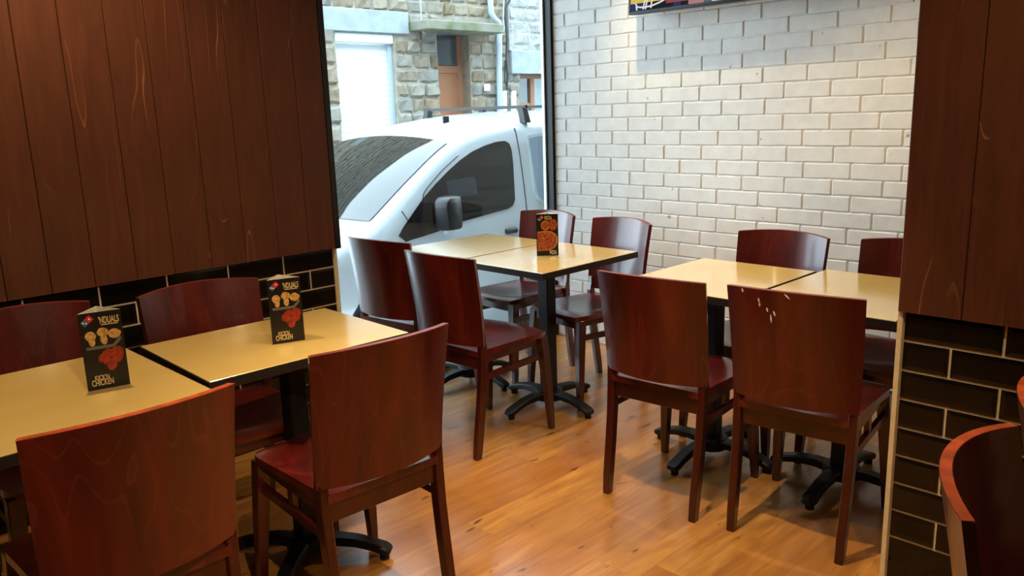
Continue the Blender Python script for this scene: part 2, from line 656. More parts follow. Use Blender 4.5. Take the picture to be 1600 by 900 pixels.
# --- partition on the right: planks above black tiles
XP, YPE = 2.396, 0.842
wp = add('wall_partition', box('wall_partition', XP, XP + 0.22, -2.6, YPE - 0.003, 0.0, CEIL, M['grout']), kind='structure',
         label='dark plank partition above black tiles at the right')
r_ = 0
z = ZP - TP
while z > -0.05:
    y1 = YPE - 0.012
    l = TL if r_ % 2 == 0 else TL / 2
    while y1 > -0.45:
        tile(wp, l, (XP, y1, max(z, 0.0) if z > -0.04 else z), 'y')
        y1 -= l
        l = TL
    z -= TP
    r_ += 1
tr3 = add('trim_3', box('trim', XP - 0.011, XP + 0.02, YPE - 0.012, YPE + 0.004, 0, ZP, M['trim'], 0.002), kind='structure')
tag(tr3, 'beige corner trim along the tiled partition')
pe = [YPE + 0.002, 0.676, 0.515, 0.36, 0.20, 0.05, -0.1, -0.25, -0.45, -2.6]
for a, b in zip(pe[:-1], pe[1:]):
    plank(wp, b, a, 'y', XP - 0.020, XP, ZP, CEIL - 0.001)

# --- white painted brick wall
XW = 3.84
wr = add('wall_right', box('wall_right', XW + 0.006, 4.02, -2.6, 3.56, -0.1, CEIL, M['mortar']), kind='structure',
         label='white painted brick wall right of the window')
BH, BLN = 0.0771, 0.2375


def brick_verts(l, h, rnd, d, jit, nx=5, nz=3, axis='x'):
    """front-facing rough brick: face towards -X (length along -Y)"""
    V, F = [], []
    g = 0.0020
    us = [g + rnd.uniform(-.001, .0012), g + 0.005] + [l * (i / (nx - 1)) for i in range(1, nx - 1)] + [l - g - 0.005, l - g - rnd.uniform(-.001, .0012)]
    hs = [g, g + 0.0045, h * .5, h - g - 0.0045, h - g]
    for i, u in enumerate(us):
        sag = rnd.uniform(-jit, jit)
        for k, w in enumerate(hs):
            edge = (i in (0, len(us) - 1)) or (k in (0, len(hs) - 1))
            dd = (0.0 if edge else d + rnd.uniform(-jit, jit) * 0.7)
            ww = w + (sag * 0.9 if k in (0, 1) else 0) + (rnd.uniform(-jit, jit) * .7 if k in (3, 4) else 0)
            V.append((-dd, -u, ww))
    n = len(hs)
    for i in range(len(us) - 1):
        for k in range(n - 1):
            F.append((i * n + k, i * n + k + 1, (i + 1) * n + k + 1, (i + 1) * n + k))
    return V, F


rnd = random.Random(3)
variants = {}


def brick_mesh(l, kidx):
    k = (round(l, 3), kidx)
    if k not in variants:
        r2 = random.Random(hash(k) % 9973)
        V, F = brick_verts(l, BH, r2, 0.0055, 0.0019)
        variants[k] = autosmooth(mesh('brick', V, F, M['brick']), 28)
    return variants[k]


rest = []
r_ = 0
z = 0.0
nbrick = 0
while z < CEIL - 0.02:
    y1 = 3.487
    off = (0.0, 0.5)[r_ % 2]
    l = BLN * (0.42 if r_ % 2 else 0.9)
    while y1 > -0.2:
        ll = min(l, y1 + 0.25)
        vis = (0.25 < z < 2.13) and (y1 - ll / 2) > 0.93 + (z - 0.85) * 0.0 and nbrick < 300
        kk = rnd.randrange(7)
        if vis:
            add('brick', brick_mesh(ll, kk), None, wr, (XW + 0.006, y1, z))
            nbrick += 1
        else:
            V, F = brick_verts(ll, BH, rnd, 0.0055, 0.0019)
            rest.append(([(a + XW + 0.006, b + y1, c + z) for a, b, c in V], F))
        y1 -= l
        l = BLN + rnd.uniform(-.006, .006)
    z += BH
    r_ += 1
V, F = join_vf(rest)
add('brick', autosmooth(mesh('brick', V, F, M['brick']), 28), None, wr, kind='stuff')

# --- window
win = empty('window_1', (0, 0, 0), kind='structure')
tag(win, 'tall shop window looking onto the street')
add('pane', box('pane', WIN_X0 - 0.02, XW - 0.004, WIN_Y, WIN_Y + 0.008, 0.05, 2.60, M['glass']), None, win)
add('frame_post', box('frame_post', XW - 0.016, XW + 0.012, 3.488, 3.56, 0, CEIL, M['gasket']), None, win)
add('frame_bead', box('frame_bead', XW - 0.027, XW - 0.016, 3.540, 3.56, 0, CEIL, M['alu']), None, win)
add('frame_sill', box('frame_sill', WIN_X0 - 0.02, XW - 0.030, 3.515, 3.57, -0.01, 0.05, M['gasket'], 0.004), None, win)
add('frame_head', box('frame_head', WIN_X0 - 0.02, XW - 0.030, 3.515, 3.57, 2.60, CEIL, M['gasket']), None, win)

# ------------------------------------------------------------------ outdoors
ZS = -0.45
tag(add('street', box('street', -6, 22, 3.6, 9.7, ZS - 0.1, ZS, M['asphalt']), kind='structure'), 'grey asphalt street outside the window')
tag(add('pavement', box('pavement', -6, 22, 3.62, 4.15, ZS, ZS + 0.13, M['paving'], 0.01), kind='structure'), 'narrow pavement in front of the window')
tag(add('wall_exterior', box('wall_exterior', 4.02, 14, 3.30, 3.62, ZS, 6.0, M['render']), kind='structure'), 'outer wall of this building along the street')
tag(add('wall_upper', box('wall_upper', -6, 4.02, 3.60, 3.72, CEIL, 6.0, M['render']), kind='structure'), 'outer wall above the shop window')
tag(add('wall_outer_left', box('wall_outer_left', -6, WX1 - .01, 3.60, 3.66, ZS, CEIL, M['render']), kind='structure'), 'outer wall left of the shop window')

# --- stone house across the street
YB = 9.5
house = empty('stone_house', (7.5, YB, ZS), 0, 'old stone house with white roller shutter and brown door across the street', 'building')


def hpart(name, m, parent=None, **kw):
    o = add(name, m, None, None, **kw)
    o.parent = parent or house
    o.matrix_parent_inverse = house.matrix_basis.inverted() if not parent else Matrix()
    return o


def hx(px, py, Y=YB):
    return at(px, py, Y)


shL, shR = hx(526, 100)[0], hx(617, 100)[0]
shT = hx(570, 51.5)[1]
doL, doR = hx(684, 100)[0], hx(735, 100)[0]
doT = hx(700, 52)[1]
wiL, wiR = hx(811, 130)[0], hx(811, 130)[0] + 1.15
wiT = hx(830, 116)[1]
X_SPLIT = hx(793, 90)[0]
HT = 5.6
# wall core with openings left free
parts = []
xs0, xs1 = 3.0, 14.0
for (a, b, z0, z1) in ((xs0, shL, ZS, HT), (shL, shR, shT, HT), (shR, doL, ZS, HT), (doL, doR, doT, HT), (doR, wiL, ZS, HT), (wiL, wiR, wiT, HT), (wiL, wiR, ZS, 0.9), (wiR, xs1, ZS, HT)):
    parts.append(box_vf(a, b, YB, YB + 0.55, z0, z1))
V, F = join_vf(parts)
hpart('wall', mesh('wall', V, F, M['stone_mortar']))
hpart('wall', box('wall', X_SPLIT, xs1, YB - 0.05, YB, wiT + 0.36, HT, M['rough_render']))
# roller shutter: box and slats
hpart('shutter_box', box('shutter_box', shL, shR, YB + 0.0, YB + 0.2, shT - 0.13, shT, M['shutter'], 0.012))
sp = hpart('shutter_rail', box('shutter_rail', shR - 0.06, shR, YB + 0.05, YB + 0.16, ZS, shT - 0.13, M['pvc'], 0.005))
zz = shT - 0.135
sm_ = None
while zz > ZS:
    if sm_ is None:
        sm_ = prism('shutter_slat', [(YB + 0.106, -0.079), (YB + 0.102, -0.06), (YB + 0.10, -0.04), (YB + 0.102, -0.016), (YB + 0.106, 0), (YB + 0.14, 0), (YB + 0.14, -0.077)], 'x', shL, shR - 0.06, M['shutter'])
    o = hpart('shutter_slat', sm_)
    o.location.z = zz
    zz -= 0.079
# lintel above the shutter
a_, b_ = hx(508, 45)[0] - 0.6, hx(636, 45)[0]
hpart('lintel', box('lintel', a_, b_, YB - 0.05, YB + 0.3, shT + 0.005, hx(570, 15)[1], M['concrete'], 0.01))
# canopy over the door
ca, cb = hx(663, 45, YB - .35)[0], hx(783, 48, YB - .35)[0]
cz = hx(720, 49, YB - .35)[1]
hpart('canopy', box('canopy', ca, cb, YB - 0.42, YB + 0.05, cz, cz + 0.13, M['moss'], 0.012))
# door deep in its reveal
dy = YB + 0.22
door = hpart('door_frame', box('door_frame', doL - .05, doR + .1, dy + 0.03, dy + 0.1, ZS, doT, M['doorwood']))
ds = hx(724, 80, dy)[0]
hpart('door_leaf', box('door_leaf', doL + 0.0, ds, dy - 0.02, dy + 0.03, ZS, hx(700, 104, dy)[1], M['doorwood'], 0.008))
hpart('door_rail', box('door_rail', doL, ds, dy - 0.035, dy + 0.0, hx(700, 115, dy)[1], hx(700, 103, dy)[1], M['doorwood'], 0.008))
hpart('door_jamb', box('door_jamb', hx(712, 80, dy)[0], ds, dy - 0.04, dy + 0.02, ZS, doT, M['doorwood'], 0.006))
hpart('door_pane', box('door_pane', doL, hx(711, 80, dy)[0], dy - 0.01, dy + 0.01, hx(700, 102, dy)[1], doT, M['darkglass']))
hpart('door_reveal', box('door_reveal', doR - 0.01, doR + 0.02, YB + 0.02, dy + 0.03, ZS, doT, M['stone']))
# window on the right with wooden frame
wy = YB + 0.16
hpart('window_lintel', box('window_lintel', wiL - 0.22, xs1, YB - 0.07, YB + 0.2, wiT, wiT + 0.36, M['concrete'], 0.01))
hpart('window_frame', box('window_frame', wiL, wiR, wy, wy + 0.06, 0.9, 0.98, M['doorwood']))
hpart('window_frame', box('window_frame', wiL, wiR, wy, wy + 0.06, wiT - 0.06, wiT, M['doorwood']))
for q in (wiL + 0.0, wiL + 0.42, wiR - 0.07):
    hpart('window_frame', box('window_frame', q, q + (0.03 if q == wiL else 0.09), wy - 0.01, wy + 0.05, 0.98, wiT - 0.06, M['doorwood']))
hpart('window_bar', box('window_bar', wiL + 0.03, wiL + 0.42, wy, wy + 0.04, 1.50, 1.56, M['doorwood']))
hpart('window_pane', box('window_pane', wiL, wiL + .45, wy + 0.03, wy + 0.04, 1.55, wiT, M['darkglass']))
hpart('window_pane', box('window_pane', wiL, wiL + .45, wy + 0.03, wy + 0.04, 0.98, 1.52, M['greyglass']))
hpart('window_pane', box('window_pane', wiL + .45, wiR, wy + 0.03, wy + 0.04, 0.98, wiT, M['greyglass']))
# stones
srnd = random.Random(11)


def stone_mesh(l, h, d):
    V, F = [], []
    us = [0.004, l * .12, l * .5, l * .88, l - 0.004]
    hs = [0.003, h * .2, h * .8, h - 0.003]
    for i, u in enumerate(us):
        for k, w in enumerate(hs):
            edge = i in (0, 4) or k in (0, 3)
            V.append((u + srnd.uniform(-.016, .016), (0.004 if edge else -d + srnd.uniform(-.018, .018)), w + srnd.uniform(-.014, .014)))
    n = 4
    for i in range(4):
        for k in range(3):
            F.append((i * n + k, i * n + k + 1, (i + 1) * n + k + 1, (i + 1) * n + k))
    return mesh('stone', V, F, M['stone'])


nst = 0
far = []
rubble = []


def course(x0, x1, z, h, lo, hi):
    global nst
    x = x0
    while x < x1 - 0.04:
        l = srnd.uniform(lo, hi)
        if x1 - (x + l) < 0.12:
            l = x1 - x
        m = stone_mesh(l, h, srnd.uniform(0.02, 0.045))
        px_vis = 5.2 < x < 11.2 and z > 0.9 and z < 3.4
        if px_vis and nst < 300:
            o = hpart('stone', m)
            o.location += Vector((x, YB, z))
            nst += 1
        else:
            far.append(([(v.co.x + x, v.co.y + YB, v.co.z + z) for v in m.vertices], [tuple(q.vertices) for q in m.polygons]))
        x += l


lint_top = hx(570, 15)[1]
zc = ZS
while zc < HT - 0.1:
    h = srnd.uniform(0.17, 0.215)
    zt = zc + h
    # left of the shutter: big squared quoins
    if zt < shT + 0.03:
        pass
    else:
        pass
    if zc > lint_top - 0.02:
        course(3.2, shR + 0.28, zc, h, 0.22, 0.5)
    if zc > lint_top - 0.02:
        course(shR + 0.28, (X_SPLIT - .02), zc, h, 0.2, 0.42) if zc > cz + 0.16 else (course(shR + 0.28, doL, zc, h, 0.2, 0.42), course(doR, X_SPLIT - .02, zc, h, 0.2, 0.4))
    else:
        course(shR + 0.02 if zt < shT else b_ + .01, doL, zc, h, 0.18, 0.40)
        if zc < cz - 0.05:
            course(doR, X_SPLIT - .02, zc, h, 0.2, 0.36)
    if zc < wiT - 0.05:
        course(X_SPLIT, wiL, zc, h, 0.1, 0.25)
    elif zc > wiT + 0.36:
        for q in (0,):
            x = X_SPLIT
            # rough rubble under thin render
            while x < 12.5:
                l = srnd.uniform(0.25, 0.5)
                m = stone_mesh(l, h, 0.010)
                rubble.append(([(v.co.x + x, v.co.y + YB - 0.052, v.co.z + zc) for v in m.vertices], [tuple(f_.vertices) for f_ in m.polygons]))
                x += l
    zc = zt
zc = ZS
while zc < shT - 0.05:
    h = 0.255
    course(3.2, shL - 0.0, zc, h, 0.36, 0.6)
    zc += h
V, F = join_vf(far)
hpart('stone', mesh('stone', V, F, M['stone']), kind='stuff')
V, F = join_vf(rubble)
hpart('rubble', mesh('rubble', V, F, M['rough_render']), kind='stuff')
# down pipe, cables, small pipes, number plate
yp = YB - 0.09


def pt(px, py, Y=yp):
    x, z = at(px, py, Y)
    return (x, Y, z)


hpart('down_pipe', sweep('down_pipe', [pt(765, -60), pt(766, 0), pt(767, 20), pt(772, 29), pt(779, 35), pt(781, 42), pt(780, 60), pt(780, 110), pt(781, 175), pt(782, 330)], (0.045, 0.045), M['pvc'], (0, 1, 0), 10, True))
hpart('cable', sweep('cable', [pt(800, -20), pt(796, 2), pt(790, 12), pt(790, 30), pt(792, 60), pt(791, 90), pt(793, 120), pt(792, 140)], (0.018, 0.018), M['cable'], (0, 1, 0), 6, True))
hpart('cable', sweep('cable', [pt(793, 118), pt(789, 95), pt(789, 128), pt(793, 138), pt(799, 142)], (0.012, 0.012), M['cable'], (0, 1, 0), 6, True))
hpart('wire', sweep('wire', [pt(788, -20), pt(786, 30), pt(788, 45), pt(785, 54)], (0.010, 0.010), M['pvc'], (0, 1, 0), 6, True))
hpart('wire', sweep('wire', [pt(655, -20), pt(658, 20), pt(659, 48), pt(664, 53)], (0.010, 0.010), M['pvc'], (0, 1, 0), 6, True))
for q in (787.5, 802):
    hpart('conduit', sweep('conduit', [pt(q, 142), pt(q + 1, 300)], (0.045, 0.045), M['plate'], (0, 1, 0), 8, True))
a, b = pt(759, 131), pt(768, 142)
hpart('number_plate', box('number_plate', a[0], b[0], YB - 0.062, YB - 0.045, b[2], a[2], M['plate'], 0.004))

# --- white van
VY = 5.53          # centre line
van = empty('van', (4.7, VY, ZS), 0, 'white panel van with black mirror and roof bars parked outside the window', 'van')


def vpart(name, m, mat=None, parent=None):
    o = add(name, m, mat, None)
    o.parent = parent or van
    if not parent:
        o.matrix_parent_inverse = van.matrix_basis.inverted()
    return o


def lerp(pts, x):
    if x <= pts[0][0]:
        return pts[0][1]
    for (a, b), (c, d) in zip(pts[:-1], pts[1:]):
        if x <= c:
            t_ = (x - a) / (c - a)
            return b + (d - b) * t_
    return pts[-1][1]


def hw(z):      # half width by height
    return lerp([(-0.25, 0.90), (-0.1, 0.935), (0.15, 0.95), (0.45, 0.948), (0.62, 0.93), (1.22, 0.795), (1.5, 0.72)], z)


# upper edge of the body side (shoulder) and crown above it, along x
SH = [(2.30, 0.10), (2.36, 0.24), (2.55, 0.40), (2.85, 0.55), (3.22, 0.665), (3.6, 0.915), (3.95, 1.13), (4.15, 1.225), (4.4, 1.29), (4.75, 1.325), (5.2, 1.335), (7.0, 1.33), (7.12, 1.2), (7.16, 0.9)]
CR = [(2.30, 0.05), (2.55, 0.07), (2.85, 0.07), (3.0, 0.08), (3.25, 0.13), (3.6, 0.11), (4.0, 0.07), (4.3, 0.065), (5.0, 0.09), (7.0, 0.10), (7.16, 0.08)]
FRONT = [(2.30, 0.78), (2.36, 0.86), (2.50, 0.94), (2.8, 1.0), (6.95, 1.0), (7.16, 0.95)]


def smooth(pts, x, w=0.10):
    return (lerp(pts, x - w) + 2 * lerp(pts, x - w / 2) + 2 * lerp(pts, x) + 2 * lerp(pts, x + w / 2) + lerp(pts, x + w)) / 8


def section(x):
    zs = smooth(SH, x)
    cr = smooth(CR, x)
    fr = lerp(FRONT, x)
    P = []
    zb = -0.24
    n = 12
    for i in range(n):
        z_ = zb + (zs - 0.05 - zb) * i / (n - 1)
        P.append((hw(z_) * fr, z_))
    ws = hw(zs) * fr
    P.append((ws * 0.985, zs - 0.02))
    P.append((ws * 0.955, zs + 0.008))
    for u in (0.90, 0.8, 0.62, 0.42, 0.2, 0.0):
        P.append((ws * u, zs + 0.015 + cr * (1 - (u / 0.95) ** 2)))
    return P


xs = [2.30, 2.33, 2.38, 2.45] + [2.55 + 0.075 * i for i in range(59)] + [7.0, 7.06, 7.12, 7.16]
xs = sorted(set(round(q, 3) for q in xs))
V, F = [], []
ns = None
for x in xs:
    P = section(x)
    full = [(-y_, z_) for y_, z_ in P] + [(y_, z_) for y_, z_ in P[-2::-1]]
    ns = len(full)
    V += [(x, VY + y_, z_) for y_, z_ in full]
WHX, WHZ, ARC = 3.36, ZS + 0.33, 0.415
WHX2 = WHX + 3.0


def in_arch(x, z):
    return min((x - WHX) ** 2, (x - WHX2) ** 2) + (z - WHZ) ** 2 < ARC ** 2


for i in range(len(xs) - 1):
    for k in range(ns - 1):
        q = (i * ns + k, i * ns + k + 1, (i + 1) * ns + k + 1, (i + 1) * ns + k)
        if k < 9 or k > ns - 11:
            cxm = sum(V[j][0] for j in q) / 4
            czm = sum(V[j][2] for j in q) / 4
            if in_arch(cxm, czm):
                continue
        F.append(q)
F.append(tuple(range(ns)))
F.append(tuple((len(xs) - 1) * ns + k for k in range(ns))[::-1])
body = vpart('body', autosmooth(mesh('body', V, F, M['van']), 45))
vpart('underbody', box('underbody', 2.5, 7.05, VY - 0.86, VY + 0.86, -0.26, 0.42, M['vanblack']))
# wheel arch liners: rings
for cx_ in (WHX, WHX2):
    for s_ in (-1, 1):
        V, F = [], []
        N = 24
        for i in range(N + 1):
            an = -0.35 + (PI + 0.7) * i / N
            for rr, yy in ((ARC + 0.035, 0.952), (ARC - 0.03, 0.956), (ARC - 0.03, 0.60)):
                V.append((cx_ + rr * math.cos(an), VY + s_ * yy, max(WHZ + rr * math.sin(an), -0.26)))
        for i in range(N):
            for k in range(2):
                F.append((i * 3 + k, i * 3 + k + 1, (i + 1) * 3 + k + 1, (i + 1) * 3 + k))
        vpart('wheel_arch', mesh('wheel_arch', V, F, M['vanblack'], True))
        # wheel
        V, F = [], []
        prof = [(0.20, 0.90), (0.25, 0.935), (0.30, 0.94), (0.325, 0.92), (0.33, 0.80), (0.325, 0.74), (0.2, 0.72)]
        N = 28
        for i in range(N):
            an = 2 * PI * i / N
            for rr, yy in prof:
                V.append((cx_ + rr * math.cos(an), VY + s_ * yy, WHZ + rr * math.sin(an)))
        n_ = len(prof)
        for i in range(N):
            j = (i + 1) % N
            for k in range(n_ - 1):
                F.append((i * n_ + k, i * n_ + k + 1, j * n_ + k + 1, j * n_ + k))
        wh = vpart('wheel', mesh('wheel', V, F, M['rubber'], True))
        V, F = [], []
        prof = [(0.0, 0.925), (0.06, 0.925), (0.08, 0.90), (0.17, 0.905), (0.205, 0.925), (0.205, 0.85)]
        for i in range(N):
            an = 2 * PI * i / N
            for rr, yy in prof:
                V.append((cx_ + rr * math.cos(an), VY + s_ * yy, WHZ + rr * math.sin(an)))
        n_ = len(prof)
        F = []
        for i in range(N):
            j = (i + 1) % N
            for k in range(n_ - 1):
                F.append((i * n_ + k, i * n_ + k + 1, j * n_ + k + 1, j * n_ + k))
        add('wheel_trim', mesh('wheel_trim', V, F, M['rim'], True), None, wh)


def side_patch(name, poly, out, mat, s_=-1, thick=0.01):
    """plate on the van side: polygon of (x, z), proud of the body by `out`"""
    n = len(poly)
    V = [(x, VY + s_ * (hw(z) + out), z) for x, z in poly] + [(x, VY + s_ * (hw(z) + out - thick), z) for x, z in poly]
    F = [tuple(range(n)), tuple(range(2 * n - 1, n - 1, -1))]
    for i in range(n):
        F.append((i, (i + 1) % n, n + (i + 1) % n, n + i))
    return mesh(name, V, F, mat)


def S(px, py):
    """pixel -> (x, z) on the leaning van side"""
    z_ = 0.8
    for _ in range(6):
        x_, z_ = at(px, py, VY - hw(z_))
    return (x_, z_)


swin = [S(*q) for q in ((634, 378), (650, 372), (690, 357.5), (722, 346), (760, 335.5), (794, 326), (801, 321), (804, 312), (803, 290), (801, 255), (798.5, 234), (795, 224), (788, 220), (775, 221.5), (757, 227.5), (737, 237), (718, 250.5), (700, 267), (680, 287.5), (661, 310), (645, 333), (630, 355), (623, 369))]
vpart('side_window', side_patch('side_window', swin, 0.006, M['vanglass']))
vpart('side_window', side_patch('side_window', swin, 0.006, M['vanglass'], 1))
tri = [S(*q) for q in ((634, 377), (656, 370.5), (700, 356.5), (690, 350), (660, 348), (638, 348), (629, 357), (623, 369))]
vpart('window_trim', side_patch('window_trim', tri, 0.010, M['vanblack']))
# sheet of paper behind the side glass
pap = [S(*q) for q in ((696, 283), (741, 275), (746, 304), (701, 309))]
vpart('paper_sheet', side_patch('paper_sheet', pap, 0.0085, plain('paper_behind_glass', lin(54, 60, 66), 0.12, 0.6), -1, 0.004))
# panel seams
def seam(pts, w=0.008):
    P = [S(*q) for q in pts]
    poly = [(x, z) for x, z in P] + [(x + w, z) for x, z in P[::-1]]
    vpart('door_seam', side_patch('door_seam', poly, 0.003, M['vanblack'], -1, 0.006))
seam([(803, 200), (806, 210), (812, 245), (818, 290), (822, 325), (824, 350), (825, 400), (822, 450)])
seam([(660, 312), (661, 303), (666, 294), (690, 266), (715, 243)], 0.005)
seam([(627, 330), (636, 343), (640, 352)], 0.006)
# blank rear side panel pressed into the body
rp = [S(*q) for q in ((823, 212), (836, 209), (900, 205))] + [S(*q) for q in ((905, 300), (858, 316), (845, 316.5), (838, 311), (834, 300))]
m = side_patch('side_panel', rp, 0.006, M['van'], -1, 0.012)
vpart('side_panel', m)
rp2 = [S(*q) for q in ((825, 216), (838, 213), (898, 209))] + [S(*q) for q in ((901, 296), (858, 311), (847, 311.5), (841, 306), (837, 296))]
t_ = NT('van_panel_grey', 0.25, 0.5)
t_.col(lin(150, 168, 186))
vpart('side_panel_inset', side_patch('side_panel_inset', rp2, 0.010, t_.m, -1, 0.012))
# handle
a, b = S(789, 362), S(806, 358)
vpart('door_handle', box('door_handle', a[0], b[0], VY - hw(.55) - 0.035, VY - hw(.55) + 0.01, a[1] - 0.02, a[1] + 0.02, M['vanblack'], 0.008))
# body side moulding
vpart('side_moulding', box('side_moulding', 3.85, 6.9, VY - 0.968, VY - 0.93, 0.0, 0.10, M['vanblack'], 0.008))
# windscreen on the raked front
V, F = [], []
NX, NY = 16, 14
for i in range(NX + 1):
    u = i / NX
    for k in range(NY + 1):
        w = -1 + 2 * k / NY
        x0_, x1_ = 3.26 - 0.16 * (1 - w * w), 4.10 - 0.03 * (1 - w * w)
        x = x0_ + (x1_ - x0_) * u
        zs = smooth(SH, x)
        cr = smooth(CR, x)
        ws = hw(zs)
        uu = 0.90 * w
        z_ = zs + 0.015 + cr * (1 - (uu / 0.95) ** 2)
        V.append((x - 0.004, VY + ws * uu, z_ + 0.008))
for i in range(NX):
    for k in range(NY):
        q = i * (NY + 1) + k
        F.append((q, q + 1, q + NY + 2, q + NY + 1))
vpart('windscreen', mesh('windscreen', V, F, M['vanglass'], True))
vpart('wiper', sweep('wiper', [(3.20, VY - 0.55, 0.75), (3.27, VY - 0.25, 0.84), (3.33, VY + 0.1, 0.90)], (0.012, 0.01), M['vanblack'], (0, 0, 1)))
# roof aerial stub
vpart('aerial', box('aerial', 4.42, 4.48, VY - 0.3, VY - 0.28, 1.36, 1.42, M['vanblack'], 0.004))
# mirror
mx, mz = at(701, 333, VY - 1.06)
mir = vpart('mirror', None) if False else None
V, F = [], []
prof = [(-0.095, -0.115), (0.085, -0.125), (0.105, -0.10), (0.10, 0.09), (0.085, 0.118), (-0.05, 0.12), (-0.09, 0.10), (-0.105, 0.06)]
m = prism('mirror', prof, 'y', -0.06, 0.06, M['vanblack'])
bev(m, 0.018, 2)
autosmooth(m, 50)
mo = vpart('mirror', m)
mo.location = Vector((mx, VY - 1.06, mz)) 
mo.rotation_euler = (0, 0, 0.35)
vpart('mirror_arm', sweep('mirror_arm', [(mx + 0.03, VY - 1.04, mz - 0.11), (mx + 0.06, VY - 0.98, mz - 0.15), (mx + 0.08, VY - 0.92, mz - 0.16)], (0.035, 0.02), M['van'], (0, 0, 1), 8, True))
# headlamp, bumper, grille
vpart('headlamp', side_patch('headlamp', [(2.52, 0.16), (2.85, 0.30), (2.95, 0.42), (2.85, 0.44), (2.6, 0.34)], 0.004, M['lamp']))
vpart('bumper', box('bumper', 2.22, 2.52, VY - 0.86, VY + 0.86, -0.25, 0.02, M['vanblack'], 0.05, 2))
# roof bars
for bx_, y0_, y1_ in ((4.93, VY - 0.70, VY + 0.52), (5.62, VY - 0.70, VY + 0.52)):
    bar = vpart('roof_bar', sweep('roof_bar', [(bx_, y0_ - 0.05, 1.475), (bx_, y1_ + 0.05, 1.475)], (0.017, 0.012), M['vanblack'], (0, 0, 1)))
    for s_ in (y0_, y1_):
        o_ = 0.035 * (1 if s_ > VY else -1)
        V, F = box_vf(-0.035, 0.035, -0.03, 0.03, 0, 0.125)
        V = [(bx_ + x * (1 - 0.25 * (z > 0)), s_ + y + (o_ if z == 0 else 0), 1.345 + z) for x, y, z in V]
        vpart('bar_foot', mesh('bar_foot', V, F, M['vanblack']))

# ------------------------------------------------------------------ television
TVX = 3.715
tv = empty('television', (TVX, 2.26, 1.93), 0, 'flat black-framed television mounted high on white brick wall', 'television')
V, F = box_vf(0.0, 0.05, -0.56, 0.556, 0, 0.64)
add('frame', box('frame', 0.006, 0.05, -0.56, 0.556, 0, 0.64, M['tvframe'], 0.004), None, tv)
for nm, q in (('bezel', (-0.56, 0.556, 0, 0.016)), ('bezel', (-0.56, 0.556, 0.624, 0.64)), ('bezel', (-0.56, -0.546, 0.016, 0.624)), ('bezel', (0.542, 0.556, 0.016, 0.624))):
    add(nm, box(nm, -0.002, 0.008, *q, M['tvframe'], 0.002), None, tv)
add('wall_bracket', box('wall_bracket', 0.05, XW - TVX, -0.18, 0.18, 0.2, 0.5, M['tvframe']), None, tv)
# picture: contiguous patches of colour
pal = {'k': (0.02, 0.02, 0.03, 1), 'y': (0.85, 0.62, 0.12, 1), 'n': (0.03, 0.05, 0.14, 1), 'r': (0.35, 0.08, 0.09, 1), 'p': (0.5, 0.25, 0.25, 1), 'w': (0.75, 0.72, 0.68, 1), 'o': (0.8, 0.45, 0.18, 1), 'b': (0.2, 0.45, 0.6, 1), 'g': (0.1, 0.16, 0.2, 1)}
rows = ['nnkkkknkppgwokkwbwbkkrkk', 'nnkkkrrrpggwwobwbwwkrrkk', 'yyyyyyrrrpgwwobbwwgkrrok', 'yyyyorrrppgwwbwwoggkoogk', 'yyoyorrrppogwwwwoggkoggk', 'yyooorrrppooggwoogggkggk']
nx_, nz_ = len(rows[0]), len(rows)
V = [(0.0, 0.542 - 1.088 * i / nx_, 0.016 + 0.608 * (k / nz_ if k < 2 else (k) / nz_)) for i in range(nx_ + 1) for k in range(nz_ + 1)]
zl = [0.016, 0.036, 0.054, 0.12, 0.25, 0.40, 0.624]
V = [(0.0, 0.542 - 1.088 * i / nx_, zl[k]) for i in range(nx_ + 1) for k in range(nz_ + 1)]
F, mi = [], []
keys = list(pal)
for i in range(nx_):
    for k in range(nz_):
        F.append((i * (nz_ + 1) + k, (i + 1) * (nz_ + 1) + k, (i + 1) * (nz_ + 1) + k + 1, i * (nz_ + 1) + k + 1))
        mi.append(keys.index(rows[k][i]))
ms = bpy.data.meshes.new('screen')
ms.from_pydata(V, [], F)
for k in keys:
    ms.materials.append(emit('screen_' + k, pal[k], 0.8))
ms.polygons.foreach_set('material_index', mi)
scr = add('screen', ms, None, tv)
wm = emit('screen_white', (0.85, 0.82, 0.85, 1), 0.9)
def stroke(pts, w=0.004):
    return sweep('picture_line', [(-0.001, a_, b_) for a_, b_ in pts], (w, 0.0006), wm, (1, 0, 0))
for pts in ([(0.51, 0.055), (0.495, 0.035), (0.45, 0.030), (0.40, 0.034), (0.35, 0.046), (0.31, 0.06)], [(0.46, 0.020), (0.445, 0.075)], [(0.445, 0.020), (0.43, 0.075)], [(0.41, 0.022), (0.40, 0.075)], [(0.50, 0.019), (0.505, 0.04)]):
    add('picture_line', stroke(pts), None, scr)


# ------------------------------------------------------------------ chairs
def leanx(z):
    pts = [(0, 0.0), (0.10, 0.012), (0.22, 0.030), (0.34, 0.044), (0.45, 0.050), (0.55, 0.046), (0.65, 0.036), (0.76, 0.020), (0.88, 0.0)]
    return lerp(pts, z)


def halfw(z):
    return lerp([(0, 0.198), (0.45, 0.203), (0.88, 0.216)], z)


CH = {}


